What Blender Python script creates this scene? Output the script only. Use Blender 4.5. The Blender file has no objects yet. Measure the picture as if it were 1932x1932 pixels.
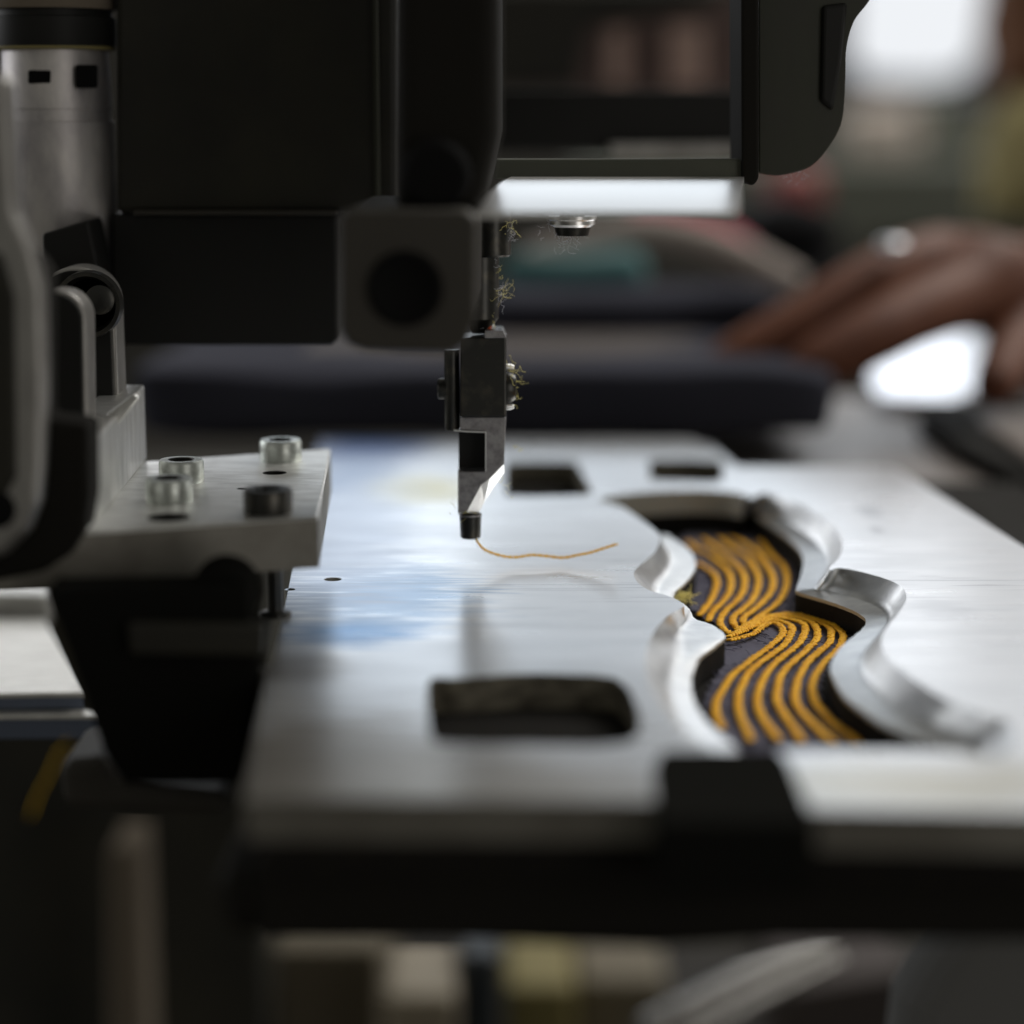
import bpy, bmesh, math, random
from mathutils import Vector, Matrix
from mathutils.geometry import tessellate_polygon
random.seed(7)
S = 0.001                      # everything below is written in millimetres
scene = bpy.context.scene
COL = scene.collection

# ------------------------------------------------------------------ camera
F, CX, PITCH, CAMH = 4000.0, 966.0, math.radians(10.6), 86.0
cd = bpy.data.cameras.new('camera'); cam = bpy.data.objects.new('camera', cd); COL.objects.link(cam)
cam.location = (0, 0, CAMH * S); cam.rotation_euler = (math.radians(90) - PITCH, 0, 0)
cd.sensor_width = 36; cd.lens = 36 * F / 1932
cd.clip_start = 0.02; cd.clip_end = 50
cd.dof.use_dof = True; cd.dof.focus_distance = 0.393; cd.dof.aperture_fstop = 5.4; cd.dof.aperture_blades = 0
scene.camera = cam

# ------------------------------------------------------------------ world, lamps, exposure
w = bpy.data.worlds.new('World'); scene.world = w; w.use_nodes = True
bg = w.node_tree.nodes['Background']; bg.inputs[0].default_value = (1.0, 0.97, 0.86, 1); bg.inputs[1].default_value = 0.14

def area(name, az0, az1, el0, el1, dist, power, color):
    """rectangular lamp for the workshop windows and the added fill lamps, given by its bearing and height as seen from the machine"""
    x0, x1 = dist * math.tan(math.radians(az0)), dist * math.tan(math.radians(az1))
    z0, z1 = dist * math.tan(math.radians(el0)), dist * math.tan(math.radians(el1))
    l = bpy.data.lights.new(name, 'AREA'); l.shape = 'RECTANGLE'
    l.size = (x1 - x0) * S; l.size_y = (z1 - z0) * S
    l.energy = power * l.size * l.size_y * math.pi; l.color = color
    o = bpy.data.objects.new(name, l); COL.objects.link(o)
    c = Vector(((x0 + x1) / 2, 350 + dist, (z0 + z1) / 2)) * S
    o.location = c
    o.rotation_euler = (Vector((0, 0.35, 0)) - c).to_track_quat('-Z', 'Y').to_euler()
    return o
area('window_light', -7.5, 9.5, 5.5, 17.6, 2400, 2.45, (0.84, 0.92, 1.0))
area('side_window_light', 9.5, 26.0, 3.5, 18.0, 2400, 1.55, (0.93, 0.96, 1.0))
area('left_window_light', -24.0, -10.0, 7.0, 20.0, 2400, 3.0, (0.97, 0.98, 1.0))
area('left_fill_light', -72.0, -48.0, 12.0, 45.0, 700, 2.6, (0.97, 0.98, 1.0))  # added fill to brighten the pale side plate
area('right_window_light', 50.0, 68.0, 3.0, 22.0, 900, 1.6, (1.0, 0.96, 0.92))
l = area('front_fill_light', 0, 1, 0, 1, 100, 1, (1.0, 0.95, 0.90))  # added fill lamp behind the camera, brightening the steel column
l.data.size = .30; l.data.size_y = .55; l.data.energy = 1.5 * .3 * .55 * math.pi
l.location = (.47, -.32, .12); l.rotation_euler = (Vector((-.085, .43, .07)) - Vector(l.location)).to_track_quat('-Z', 'Y').to_euler()
area('overhead_fill_light', 15, 65, 45, 66, 1300, 6.5, (1.0, 0.97, 0.92))  # added overhead fill to brighten the stitching
scene.view_settings.view_transform = 'Standard'; scene.view_settings.look = 'None'
scene.view_settings.exposure = 0.0; scene.view_settings.gamma = 1.0
scene.cycles.max_bounces = 8; scene.cycles.sample_clamp_indirect = 4
scene.cycles.use_denoising = True

# ------------------------------------------------------------------ picture -> place helpers
def ray(px, py):
    u, v = (px - CX) / F, (CX - py) / F
    d = Vector((u, math.cos(PITCH) + v * math.sin(PITCH), -math.sin(PITCH) + v * math.cos(PITCH)))
    return d
def G(px, py, z=0.0):          # point on the level z
    d = ray(px, py); t = (z - CAMH) / d.z
    return Vector((d.x * t, d.y * t, z))
def D(px, py, Y):              # point at depth Y
    d = ray(px, py); t = Y / d.y
    return Vector((d.x * t, Y, CAMH + d.z * t))
def cA(x, y): return (1255.8 + .20833 * x, 982.1 + .20833 * y)
def cB(x, y): return (1255.8 + .20833 * x, 1175.3 + .20833 * y)
def cC(x, y): return (1094.8 + .29167 * x, 869.4 + .29167 * y)
def cD(x, y): return (1175.3 + .39167 * x, 1127 + .39167 * y)
def cE(x, y): return (885.5 + .5417 * x, 805 + .5417 * y)
def cF(x, y): return (821.1 + .23333 * x, 595.7 + .23333 * y)
CR = {'A': cA, 'B': cB, 'C': cC, 'D': cD, 'E': cE, 'F': cF, 'P': lambda x, y: (x, y)}

# ------------------------------------------------------------------ materials
def mat(name, color, rough=0.5, metal=0.0, spec=0.5, bump=None, var=None, sheen=0, coat=0, aniso=0, emit=None, sss=0):
    """bump = (scale xyz, strength, distance mm); var = (scale xyz, other colour, low, high)"""
    m = bpy.data.materials.new(name); m.use_nodes = True
    nt = m.node_tree; b = nt.nodes['Principled BSDF']
    b.inputs['Base Color'].default_value = (*color, 1)
    b.inputs['Roughness'].default_value = rough; b.inputs['Metallic'].default_value = metal
    b.inputs['Specular IOR Level'].default_value = spec
    if sheen: b.inputs['Sheen Weight'].default_value = sheen
    if coat: b.inputs['Coat Weight'].default_value = coat; b.inputs['Coat Roughness'].default_value = 0.15
    if aniso: b.inputs['Anisotropic'].default_value = aniso
    if sss:
        b.inputs['Subsurface Weight'].default_value = sss; b.inputs['Subsurface Radius'].default_value = (.004, .002, .001)
    if emit:
        b.inputs['Emission Color'].default_value = (*emit[0], 1); b.inputs['Emission Strength'].default_value = emit[1]
    tc = nt.nodes.new('ShaderNodeTexCoord')
    def noise(sc, detail=6, rough_=.6):
        mp = nt.nodes.new('ShaderNodeMapping'); mp.inputs['Scale'].default_value = [s * 1000 for s in sc]
        n = nt.nodes.new('ShaderNodeTexNoise'); n.inputs['Scale'].default_value = 1.0
        n.inputs['Detail'].default_value = detail; n.inputs['Roughness'].default_value = rough_
        nt.links.new(tc.outputs['Object'], mp.inputs[0]); nt.links.new(mp.outputs[0], n.inputs['Vector'])
        return n
    if bump:
        bs = bump if isinstance(bump, list) else [bump]
        prev = None
        for q in bs:
            n = noise(q[0]); bn = nt.nodes.new('ShaderNodeBump')
            bn.inputs['Strength'].default_value = q[1]; bn.inputs['Distance'].default_value = q[2] * S
            nt.links.new(n.outputs['Fac'], bn.inputs['Height'])
            if prev: nt.links.new(prev.outputs[0], bn.inputs['Normal'])
            prev = bn
        nt.links.new(prev.outputs[0], b.inputs['Normal'])
    if var:
        n = noise(var[0]); r = nt.nodes.new('ShaderNodeMapRange')
        r.inputs['From Min'].default_value = var[2]; r.inputs['From Max'].default_value = var[3]
        mx = nt.nodes.new('ShaderNodeMix'); mx.data_type = 'RGBA'
        mx.inputs[6].default_value = (*color, 1); mx.inputs[7].default_value = (*var[1], 1)
        nt.links.new(n.outputs['Fac'], r.inputs['Value']); nt.links.new(r.outputs[0], mx.inputs[0])
        nt.links.new(mx.outputs[2], b.inputs['Base Color'])
        if len(var) > 4:      # roughness follows the wear
            r2 = nt.nodes.new('ShaderNodeMapRange'); r2.inputs['From Min'].default_value = var[2]; r2.inputs['From Max'].default_value = var[3]
            r2.inputs['To Min'].default_value = rough; r2.inputs['To Max'].default_value = var[4]
            nt.links.new(n.outputs['Fac'], r2.inputs['Value']); nt.links.new(r2.outputs[0], b.inputs['Roughness'])
    return m

M = {}
M['plate'] = mat('milled_aluminium', (.80, .82, .85), .27, 1.0, bump=[((.03, 1.8, 1), .12, .012), ((.5, 5.0, 1), .12, .006), ((.12, .3, .1), .08, .01)],
                 var=((.05, .10, .1), (.62, .64, .68), .35, .75, .36), aniso=.3)
M['cove'] = mat('milled_cove', (.80, .82, .83), .33, 1.0, bump=[((.25, .25, .4), .22, .08), ((1.8, 2.4, .3), .55, .05)], var=((.2, .3, .2), (.6, .62, .65), .35, .7, .34))
M['wallm'] = mat('sawn_aluminium_edge', (.42, .41, .36), .5, .3, bump=((.5, .5, 2.0), .4, .05))
M['alu'] = mat('brushed_aluminium', (.82, .82, .80), .40, 1.0, bump=[((.15, 2.4, .15), .35, .02), ((.3, .3, .3), .2, .03)], var=((.12, .3, .1), (.5, .5, .48), .4, .8, .5))
M['dullalu'] = mat('dull_grey_metal', (.42, .41, .39), .42, .85, bump=((.3, .3, .3), .3, .05), var=((.1, .1, .04), (.24, .23, .22), .4, .75))
M['column'] = mat('worn_steel_column', (.70, .67, .65), .48, .8, bump=((.1, .1, 1.5), .3, .02), var=((.10, .10, .05), (.38, .36, .38), .38, .7))
M['zinc'] = mat('zinc_screw', (.62, .66, .63), .38, 1.0, bump=((.8, .8, .8), .4, .06), var=((.3, .3, .3), (.36, .38, .35), .45, .7))
M['black'] = mat('black_painted_iron', (.013, .013, .012), .5, 0, .22, bump=((.35, .35, .35), .3, .05))
M['blacksteel'] = mat('blackened_steel', (.05, .05, .047), .33, .8, bump=((.6, .6, .6), .35, .03), var=((.3, .3, .3), (.11, .10, .08), .5, .8))
M['head'] = mat('dark_machine_enamel', (.022, .021, .017), .55, 0, .25, bump=((.22, .22, .22), .25, .06), var=((.05, .05, .05), (.032, .030, .021), .4, .7))
M['headolive'] = mat('dark_olive_enamel', (.028, .031, .018), .42, 0, .35, bump=((.3, .3, .12), .4, .08), var=((.12, .12, .06), (.028, .028, .02), .35, .7))
M['headgrey'] = mat('grey_cast_housing', (.050, .046, .039), .6, 0, .2, bump=((.5, .5, .5), .4, .06))
M['bore'] = mat('oily_black_bore', (.006, .006, .006), .7, 0, .08)
M['ledge'] = mat('bright_steel_ledge', (.86, .85, .84), .30, 1.0, bump=((.1, .1, .1), .2, .03))
M['foot'] = mat('ground_steel_foot', (.42, .41, .42), .42, 1.0, bump=[((1.4, 1.4, 1.4), .6, .10), ((5, 5, 5), .3, .03)], var=((.7, .7, .7), (.25, .24, .25), .4, .7))
M['facet'] = mat('bright_ground_facet', (.85, .86, .86), .38, 1.0, bump=((1.2, 1.2, 1.2), .5, .08))
M['soot'] = mat('sooty_black_iron', (.013, .012, .010), .75, 0, .1, bump=((.4, .4, .4), .3, .05))
M['soot2'] = mat('matt_black_rubber', (.010, .010, .009), .95, 0, .0, bump=((.4, .4, .4), .3, .05))
M['paleplate'] = mat('pale_scuffed_plate', (.88, .87, .82), .35, .5, bump=((.5, 3.0, .4), .7, .12), var=((.1, .6, .1), (.6, .58, .54), .4, .7))
M['cabinet'] = mat('added_dark_box_paint', (.045, .045, .040), .9, 0, .1, var=((.02, .02, .02), (.07, .065, .05), .4, .7))  # only for the dark box added at the lower left
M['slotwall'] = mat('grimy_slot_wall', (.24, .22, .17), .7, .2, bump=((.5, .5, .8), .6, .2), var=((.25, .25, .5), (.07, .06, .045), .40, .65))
M['blockside'] = mat('shaded_raw_aluminium', (.20, .19, .165), .5, .6, bump=((.3, .3, .3), .3, .05), var=((.1, .1, .1), (.14, .13, .11), .4, .7))  # darker copy of the aluminium, shade put into the colour
M['rubber'] = mat('black_rubber', (.012, .011, .010), .85, 0, .1, bump=[((2.2, 2.2, .6), .7, .15)], var=((.5, .5, .5), (.035, .03, .018), .55, .8))
M['navy'] = mat('navy_felt', (.026, .024, .062), .85, 0, .25, bump=[((1.0, 5.0, 1), .8, .18), ((3.5, 3.5, 3.5), .5, .1)], var=((.8, 5.5, 1), (.08, .072, .14), .45, .75), sheen=.35)
M['gold'] = mat('gold_thread', (1.0, .56, .03), .6, 0, .15, bump=((4, 4, 4), .6, .05), var=((1.0, 1.0, 1.0), (.80, .36, .02), .4, .7))
M['thread'] = mat('orange_thread', (1.0, .72, .01), .8, 0, .0, bump=((5, 5, 5), .4, .04))
M['lint'] = mat('yellow_lint', (.95, .88, .45), .6)
M['lintgrey'] = mat('grey_lint', (.75, .77, .82), .7)
M['red'] = mat('orange_red_mark', (.8, .14, .03), .5)
M['cloth_navy'] = mat('dark_navy_cloth', (.040, .041, .054), .95, 0, .05, bump=((.2, .2, .2), .4, .6))
M['cloth_black'] = mat('black_cloth', (.008, .008, .009), .9, 0, .1)
M['taupe'] = mat('taupe_tabletop', (.16, .135, .12), .42, 0, .5, bump=((.1, .1, .1), .1, .1))
M['taupedark'] = mat('dark_taupe_laminate', (.075, .064, .060), .8, 0, .2)
M['teal'] = mat('teal_cloth', (.025, .12, .125), .9, sheen=.3)
M['cream'] = mat('cream_cloth', (.36, .31, .28), .9, sheen=.3)
M['rose'] = mat('crimson_cloth', (.48, .05, .09), .9, sheen=.2)
M['redball'] = mat('red_plastic', (.30, .05, .04), .5)
M['olive'] = mat('olive_cloth', (.42, .36, .17), .9)
M['mushroom'] = mat('grey_brown_cloth', (.50, .43, .38), .9)
M['greengrey'] = mat('grey_green_cloth', (.09, .095, .075), .9)
M['brown'] = mat('brown_cloth', (.20, .09, .045), .9)
M['brownpanel'] = mat('brown_board', (.13, .09, .08), .7)
M['pinkbrown'] = mat('dusty_rose_card', (.55, .40, .34), .8)
M['skin'] = mat('brown_skin', (.15, .054, .026), .6, 0, .25, bump=((.5, .5, .5), .3, .15), var=((.05, .05, .05), (.10, .035, .02), .4, .7), sss=.1)
M['wall'] = mat('dark_wall', (.035, .033, .028), .9, bump=((.005, .005, .005), .3, 4))
M['floor'] = mat('workshop_floor', (.022, .02, .018), .85, 0, .2, var=((.01, .01, .01), (.03, .027, .02), .4, .7))
M['beige'] = mat('beige_paint', (.16, .13, .095), .8)
M['creampaint'] = mat('cream_paint', (.34, .29, .21), .6)
M['yellow'] = mat('dull_yellow_card', (.24, .20, .07), .7)
M['khaki'] = mat('khaki_card', (.17, .145, .10), .8)
M['greypanel'] = mat('grey_panel', (.16, .16, .155), .95, 0, .05)
M['slate'] = mat('blue_black_post', (.022, .030, .038), .5)
M['bluecloth'] = mat('blue_cloth', (.03, .12, .45), .9)
M['pane'] = mat('daylit_pane', (.1, .1, .1), .5, emit=((.93, .96, 1.0), .88))
M['frame'] = mat('window_frame_paint', (.10, .10, .16), .5)
M['steeltray'] = mat('polished_steel', (.80, .84, .92), .22, 1.0)
M['hem'] = mat('blue_grey_ribbed_metal', (.16, .19, .26), .4, .8, bump=((2.0, .1, .2), .7, .2))
M['ring'] = mat('silver_ring', (.85, .86, .9), .25, 1.0)

def see_through(m, color, f):
    """let part of the light pass through a fibre"""
    nt = m.node_tree; b = nt.nodes['Principled BSDF']; o = nt.nodes['Material Output']
    t = nt.nodes.new('ShaderNodeBsdfTranslucent'); t.inputs[0].default_value = (*color, 1)
    x = nt.nodes.new('ShaderNodeMixShader'); x.inputs[0].default_value = f
    nt.links.new(b.outputs[0], x.inputs[1]); nt.links.new(t.outputs[0], x.inputs[2]); nt.links.new(x.outputs[0], o.inputs[0])
see_through(M['thread'], (1.0, .75, .02), .5)
see_through(M['lint'], (1, .95, .55), .6); see_through(M['lintgrey'], (.95, .95, 1), .6)
def reflections_and_stains(m, spots, scratch=True):
    """reflections painted into the plate colour, with dirt and scuffs, placed in the place's own millimetres"""
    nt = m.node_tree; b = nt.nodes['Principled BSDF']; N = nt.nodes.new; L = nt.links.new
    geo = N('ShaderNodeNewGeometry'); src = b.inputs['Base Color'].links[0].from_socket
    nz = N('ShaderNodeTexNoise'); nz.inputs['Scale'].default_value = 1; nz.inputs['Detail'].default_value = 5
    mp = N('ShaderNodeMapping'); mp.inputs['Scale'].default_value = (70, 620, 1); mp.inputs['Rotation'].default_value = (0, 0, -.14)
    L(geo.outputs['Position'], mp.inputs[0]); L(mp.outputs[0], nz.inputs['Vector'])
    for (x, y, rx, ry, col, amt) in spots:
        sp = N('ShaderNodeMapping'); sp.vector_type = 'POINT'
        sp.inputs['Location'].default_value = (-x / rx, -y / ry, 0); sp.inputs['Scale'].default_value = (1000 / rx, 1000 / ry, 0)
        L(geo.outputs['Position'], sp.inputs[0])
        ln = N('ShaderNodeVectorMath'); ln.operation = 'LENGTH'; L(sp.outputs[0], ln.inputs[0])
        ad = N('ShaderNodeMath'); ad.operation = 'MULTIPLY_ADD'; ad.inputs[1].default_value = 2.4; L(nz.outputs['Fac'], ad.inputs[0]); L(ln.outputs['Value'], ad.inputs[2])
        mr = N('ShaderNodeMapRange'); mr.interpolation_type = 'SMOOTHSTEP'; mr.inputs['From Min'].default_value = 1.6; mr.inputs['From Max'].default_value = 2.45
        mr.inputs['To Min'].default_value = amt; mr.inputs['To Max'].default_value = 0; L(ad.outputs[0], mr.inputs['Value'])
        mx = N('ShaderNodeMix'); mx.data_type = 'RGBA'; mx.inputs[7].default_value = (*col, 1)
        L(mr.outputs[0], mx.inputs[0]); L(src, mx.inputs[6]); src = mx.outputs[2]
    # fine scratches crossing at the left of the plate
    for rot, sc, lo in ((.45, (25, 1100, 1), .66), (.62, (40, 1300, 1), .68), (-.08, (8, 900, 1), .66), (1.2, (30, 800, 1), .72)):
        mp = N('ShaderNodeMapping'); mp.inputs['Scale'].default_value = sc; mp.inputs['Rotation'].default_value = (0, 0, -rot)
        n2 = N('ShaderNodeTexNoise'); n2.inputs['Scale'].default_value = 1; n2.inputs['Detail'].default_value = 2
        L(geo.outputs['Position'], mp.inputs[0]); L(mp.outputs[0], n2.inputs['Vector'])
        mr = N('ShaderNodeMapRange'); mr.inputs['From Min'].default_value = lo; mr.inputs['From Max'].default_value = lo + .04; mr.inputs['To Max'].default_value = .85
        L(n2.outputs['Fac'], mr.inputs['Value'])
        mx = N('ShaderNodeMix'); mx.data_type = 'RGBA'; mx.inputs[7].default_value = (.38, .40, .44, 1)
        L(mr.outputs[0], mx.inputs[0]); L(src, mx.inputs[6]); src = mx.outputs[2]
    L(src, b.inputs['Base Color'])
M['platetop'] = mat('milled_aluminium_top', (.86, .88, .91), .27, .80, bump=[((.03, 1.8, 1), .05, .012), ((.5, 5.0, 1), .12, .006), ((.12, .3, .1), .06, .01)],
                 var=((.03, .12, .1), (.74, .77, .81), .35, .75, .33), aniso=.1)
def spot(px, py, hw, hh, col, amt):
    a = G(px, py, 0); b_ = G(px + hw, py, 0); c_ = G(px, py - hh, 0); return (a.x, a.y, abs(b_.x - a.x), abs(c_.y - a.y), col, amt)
reflections_and_stains(M['platetop'], [spot(690, 846, 130, 34, (.01, .08, .30), 1.0), spot(660, 905, 110, 50, (.08, .17, .34), .9), spot(790, 925, 120, 32, (.56, .50, .28), 1.0),  # blue and cream reflections painted into the base colour
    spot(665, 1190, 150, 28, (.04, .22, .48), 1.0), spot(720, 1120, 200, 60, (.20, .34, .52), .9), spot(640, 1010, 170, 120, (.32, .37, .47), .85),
    spot(690, 1415, 70, 22, (.22, .21, .20), .8), spot(560, 1260, 110, 30, (.35, .33, .31), .7), spot(600, 1455, 400, 120, (.34, .315, .28), .95), spot(900, 1490, 420, 50, (.46, .44, .40), .7), spot(1760, 1480, 420, 48, (.56, .54, .46), .9), spot(1050, 1470, 160, 40, (.55, .53, .50), .6),  # front painted darker for its dim reflection, along with grime and scuffs
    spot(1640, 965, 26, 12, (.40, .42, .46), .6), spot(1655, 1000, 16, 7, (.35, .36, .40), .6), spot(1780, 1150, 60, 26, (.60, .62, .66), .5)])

# ------------------------------------------------------------------ object helpers
def mk(name, verts, faces, m, parent=None, bevel=0.0, smooth=False, seg=2, mats=None, fm=None):
    """verts in mm; the object's origin is moved to the middle of its underside"""
    me = bpy.data.meshes.new(name)
    vs = [Vector(v) for v in verts]
    lo = Vector([min(v[i] for v in vs) for i in range(3)]); hi = Vector([max(v[i] for v in vs) for i in range(3)])
    o0 = Vector(((lo.x + hi.x) / 2, (lo.y + hi.y) / 2, lo.z))
    me.from_pydata([(v - o0) * S for v in vs], [], faces)
    bm = bmesh.new(); bm.from_mesh(me); bmesh.ops.recalc_face_normals(bm, faces=bm.faces); bm.to_mesh(me); bm.free()
    for mm in (mats or [m]): me.materials.append(mm)
    if fm:
        for p, k in zip(me.polygons, fm): p.material_index = k
    if smooth is True:
        for p in me.polygons: p.use_smooth = True
    elif smooth:
        for p in me.polygons: p.use_smooth = True
        me.set_sharp_from_angle(angle=math.radians(smooth))
    o = bpy.data.objects.new(name, me); COL.objects.link(o)
    o.location = o0 * S
    if parent is not None:
        o.parent = parent; o.location = o0 * S - world_loc(parent)
    if bevel:
        b = o.modifiers.new('bevel', 'BEVEL'); b.width = bevel * S; b.segments = seg; b.limit_method = 'ANGLE'; b.angle_limit = math.radians(40)
        b.harden_normals = False
    return o
def world_loc(o):
    v = Vector(o.location)
    while o.parent is not None:
        o = o.parent; v = v + Vector(o.location)
    return v
def thing(name, loc, label, cat, group=None):
    e = bpy.data.objects.new(name, None); COL.objects.link(e); e.location = Vector(loc) * S
    e.empty_display_size = .01
    return tag(e, label, cat, group)
def tag(o, label, cat, group=None, kind=None):
    o['label'] = label; o['category'] = cat
    if group: o['group'] = group
    if kind: o['kind'] = kind
    return o
def struct(o):
    o['kind'] = 'structure'; return o
def prismY(name, pts, Y0, Y1, m, parent=None, bevel=.3, smooth=False, **k):
    """outline given in picture points at depth Y0, pushed straight back to Y1"""
    a = [D(x, y, Y0) for x, y in pts]; b = [Vector((v.x, Y1, v.z)) for v in a]; n = len(a)
    f = [list(range(n)), list(range(2 * n - 1, n - 1, -1))] + [[i, (i + 1) % n, n + (i + 1) % n, n + i] for i in range(n)]
    return mk(name, a + b, f, m, parent, bevel, smooth, **k)
def prismZ(name, ground, z1, z0, m, parent=None, bevel=.3, smooth=False, **k):
    a = [Vector((v[0], v[1], z1)) for v in ground]; b = [Vector((v.x, v.y, z0)) for v in a]; n = len(a)
    f = [list(range(n)), list(range(2 * n - 1, n - 1, -1))] + [[i, (i + 1) % n, n + (i + 1) % n, n + i] for i in range(n)]
    return mk(name, a + b, f, m, parent, bevel, smooth, **k)
def boxw(name, x0, x1, y0, y1, z0, z1, m, parent=None, bevel=.3, **k):
    return prismZ(name, [(x0, y0), (x1, y0), (x1, y1), (x0, y1)], z1, z0, m, parent, bevel, **k)
def circ(px, py, r, n=32, a0=0, a1=360, ry=None):
    ry = ry or r
    return [(px + r * math.cos(math.radians(a0 + (a1 - a0) * i / (n if a1 - a0 == 360 else n - 1))),
             py - ry * math.sin(math.radians(a0 + (a1 - a0) * i / (n if a1 - a0 == 360 else n - 1)))) for i in range(n)]
def lathe(name, c, prof, m, parent=None, axis='Z', n=40, smooth=35, bevel=0):
    """prof = [(r, h)] from bottom to top about the axis through c"""
    vs, fs = [], []
    for r, h in prof:
        for i in range(n):
            a = 2 * math.pi * i / n
            p = (r * math.cos(a), r * math.sin(a), h)
            if axis == 'Y': p = (p[0], p[2], p[1])
            if axis == 'X': p = (p[2], p[0], p[1])
            vs.append(Vector(c) + Vector(p))
    for j in range(len(prof) - 1):
        for i in range(n):
            fs.append([j * n + i, j * n + (i + 1) % n, (j + 1) * n + (i + 1) % n, (j + 1) * n + i])
    fs.append(list(range(n))); fs.append(list(range((len(prof) - 1) * n, len(prof) * n)))
    return mk(name, vs, fs, m, parent, bevel, smooth)
def catmull(pts, per=6, closed=False):
    out = []; n = len(pts); rng = n if closed else n - 1
    for i in range(rng):
        g = lambda k: pts[k % n] if closed else pts[max(0, min(n - 1, k))]
        p0, p1, p2, p3 = g(i - 1), g(i), g(i + 1), g(i + 2)
        for s in range(per):
            t = s / per
            out.append(tuple(0.5 * ((2 * b) + (-a + c) * t + (2 * a - 5 * b + 4 * c - d) * t * t + (-a + 3 * b - 3 * c + d) * t ** 3) for a, b, c, d in zip(p0, p1, p2, p3)))
    if not closed: out.append(tuple(pts[-1]))
    return out
def tube_geo(pts, r, n=8, taper=None):
    pts = [Vector(p) for p in pts]; vs, fs = [], []
    up = Vector((0, 0, 1))
    for i, p in enumerate(pts):
        t = (pts[min(i + 1, len(pts) - 1)] - pts[max(i - 1, 0)]).normalized()
        a = t.cross(up)
        if a.length < 1e-4: a = t.cross(Vector((1, 0, 0)))
        a.normalize(); b = t.cross(a); rr = r if taper is None else r * taper(i / (len(pts) - 1))
        for k in range(n):
            q = 2 * math.pi * k / n
            vs.append(p + a * rr * math.cos(q) + b * rr * math.sin(q))
    for i in range(len(pts) - 1):
        for k in range(n):
            fs.append([i * n + k, i * n + (k + 1) % n, (i + 1) * n + (k + 1) % n, (i + 1) * n + k])
    fs.append(list(range(n))); fs.append(list(range((len(pts) - 1) * n, len(pts) * n)))
    return vs, fs
def join(geos):
    V, Fc = [], []
    for v, f in geos:
        b = len(V); V += v; Fc += [[i + b for i in q] for q in f]
    return V, Fc
def tube(name, pts, r, m, parent=None, n=10, taper=None):
    v, f = tube_geo(pts, r, n, taper); return mk(name, v, f, m, parent, 0, 50)

# ------------------------------------------------------------------ the setting: floor, wall, tabletop
struct(boxw('floor', -2500, 2500, -600, 3300, -360, -340, M['floor'], bevel=0))
struct(boxw('wall', -2500, 2500, 3160, 3220, -340, 1600, M['wall'], bevel=0))
tt = [G(1540, 745, -14), G(2600, 770, -14), G(2600, 1330, -14), G(1750, 1300, -14), G(1200, 860, -14), G(1200, 820, -14)]
struct(prismZ('tabletop', tt, -14, -22, M['taupe'], bevel=.5))

# ------------------------------------------------------------------ milled clamp plate with its cut-outs
PAIRS = [  # (outer edge on top, inner edge at the foot of the cove or None where the wall is straight)
 (('C', 120, 248), None), (('C', 250, 290), None), (('C', 350, 350), None), (('C', 430, 405), None),
 (('C', 500, 462), ('C', 530, 474)), (('C', 515, 510), ('C', 620, 516)), (('C', 490, 580), ('C', 705, 578)),
 (('C', 430, 640), ('C', 745, 645)), (('C', 370, 690), ('C', 738, 705)), (('C', 345, 735), ('C', 700, 765)),
 (('C', 375, 790), ('C', 652, 812)), (('C', 440, 835), ('C', 622, 838)), (('C', 530, 862), ('C', 608, 865)),
 (('C', 597, 885), ('C', 606, 893)), (('C', 650, 915), ('C', 660, 922)),
 (('E', 745, 628), ('A', 215, 800)), (('E', 690, 662), ('A', 265, 888)), (('E', 645, 712), ('A', 420, 945)),
 (('E', 617, 775), ('A', 540, 1045)), (('E', 612, 840), ('A', 440, 1140)), (('E', 628, 900), ('E', 800, 808)),
 (('E', 655, 950), ('E', 776, 868)), (('E', 695, 1005), ('E', 777, 930)), (('E', 750, 1060), ('E', 800, 990)),
 (('E', 815, 1108), ('E', 850, 1050)), (('P', 1368, 1419), ('P', 1395, 1416)),
 (('P', 1450, 1417), None), (('P', 1580, 1416), None), (('P', 1700, 1416), None), (('P', 1800, 1418), None),
 (('D', 1780, 774), ('D', 1640, 738)), (('D', 1855, 738), ('D', 1560, 722)), (('D', 1885, 672), ('D', 1480, 700)),
 (('D', 1860, 605), ('D', 1400, 680)), (('D', 1750, 563), ('D', 1330, 650)), (('D', 1600, 512), ('D', 1230, 600)),
 (('D', 1450, 430), ('D', 1130, 530)), (('D', 1330, 340), ('D', 1060, 470)), (('D', 1262, 270), ('D', 1010, 380)),
 (('D', 1245, 200), ('D', 1000, 320)), (('D', 1280, 135), ('D', 1050, 240)), (('D', 1335, 65), ('D', 1120, 180)),
 (('D', 1365, 8), ('D', 1168, 132)), (('E', 1508, 560), ('E', 1374, 664)), (('E', 1450, 530), ('E', 1330, 638)),
 (('E', 1350, 502), ('E', 1262, 612)), (('E', 1285, 492), ('E', 1190, 590)), (('E', 1258, 500), ('E', 1142, 574)),
 (('E', 1256, 490), ('E', 1140, 556)), (('E', 1290, 452), ('E', 1157, 510)), (('E', 1298, 405), ('E', 1163, 460)),
 (('E', 1268, 350), ('E', 1138, 415)), (('E', 1200, 298), ('E', 1080, 365)), (('E', 1110, 255), ('E', 1015, 318)),
 (('E', 1025, 232), ('E', 978, 295)), (('E', 985, 248), ('E', 965, 282)),
 (('C', 1050, 215), None), (('C', 930, 198), None), (('C', 780, 190), None), (('C', 600, 193), None), (('C', 430, 203), None), (('C', 250, 220), None)]
ZI, ZB, ZF = -5.0, -5.6, -10.0
ctrl = []
for o_, i_ in PAIRS:
    a = G(*CR[o_[0]](o_[1], o_[2]), 0)
    b = G(*CR[i_[0]](i_[1], i_[2]), ZI) if i_ else Vector((a.x, a.y, ZI))
    ctrl.append((a.x, a.y, b.x, b.y))
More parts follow.
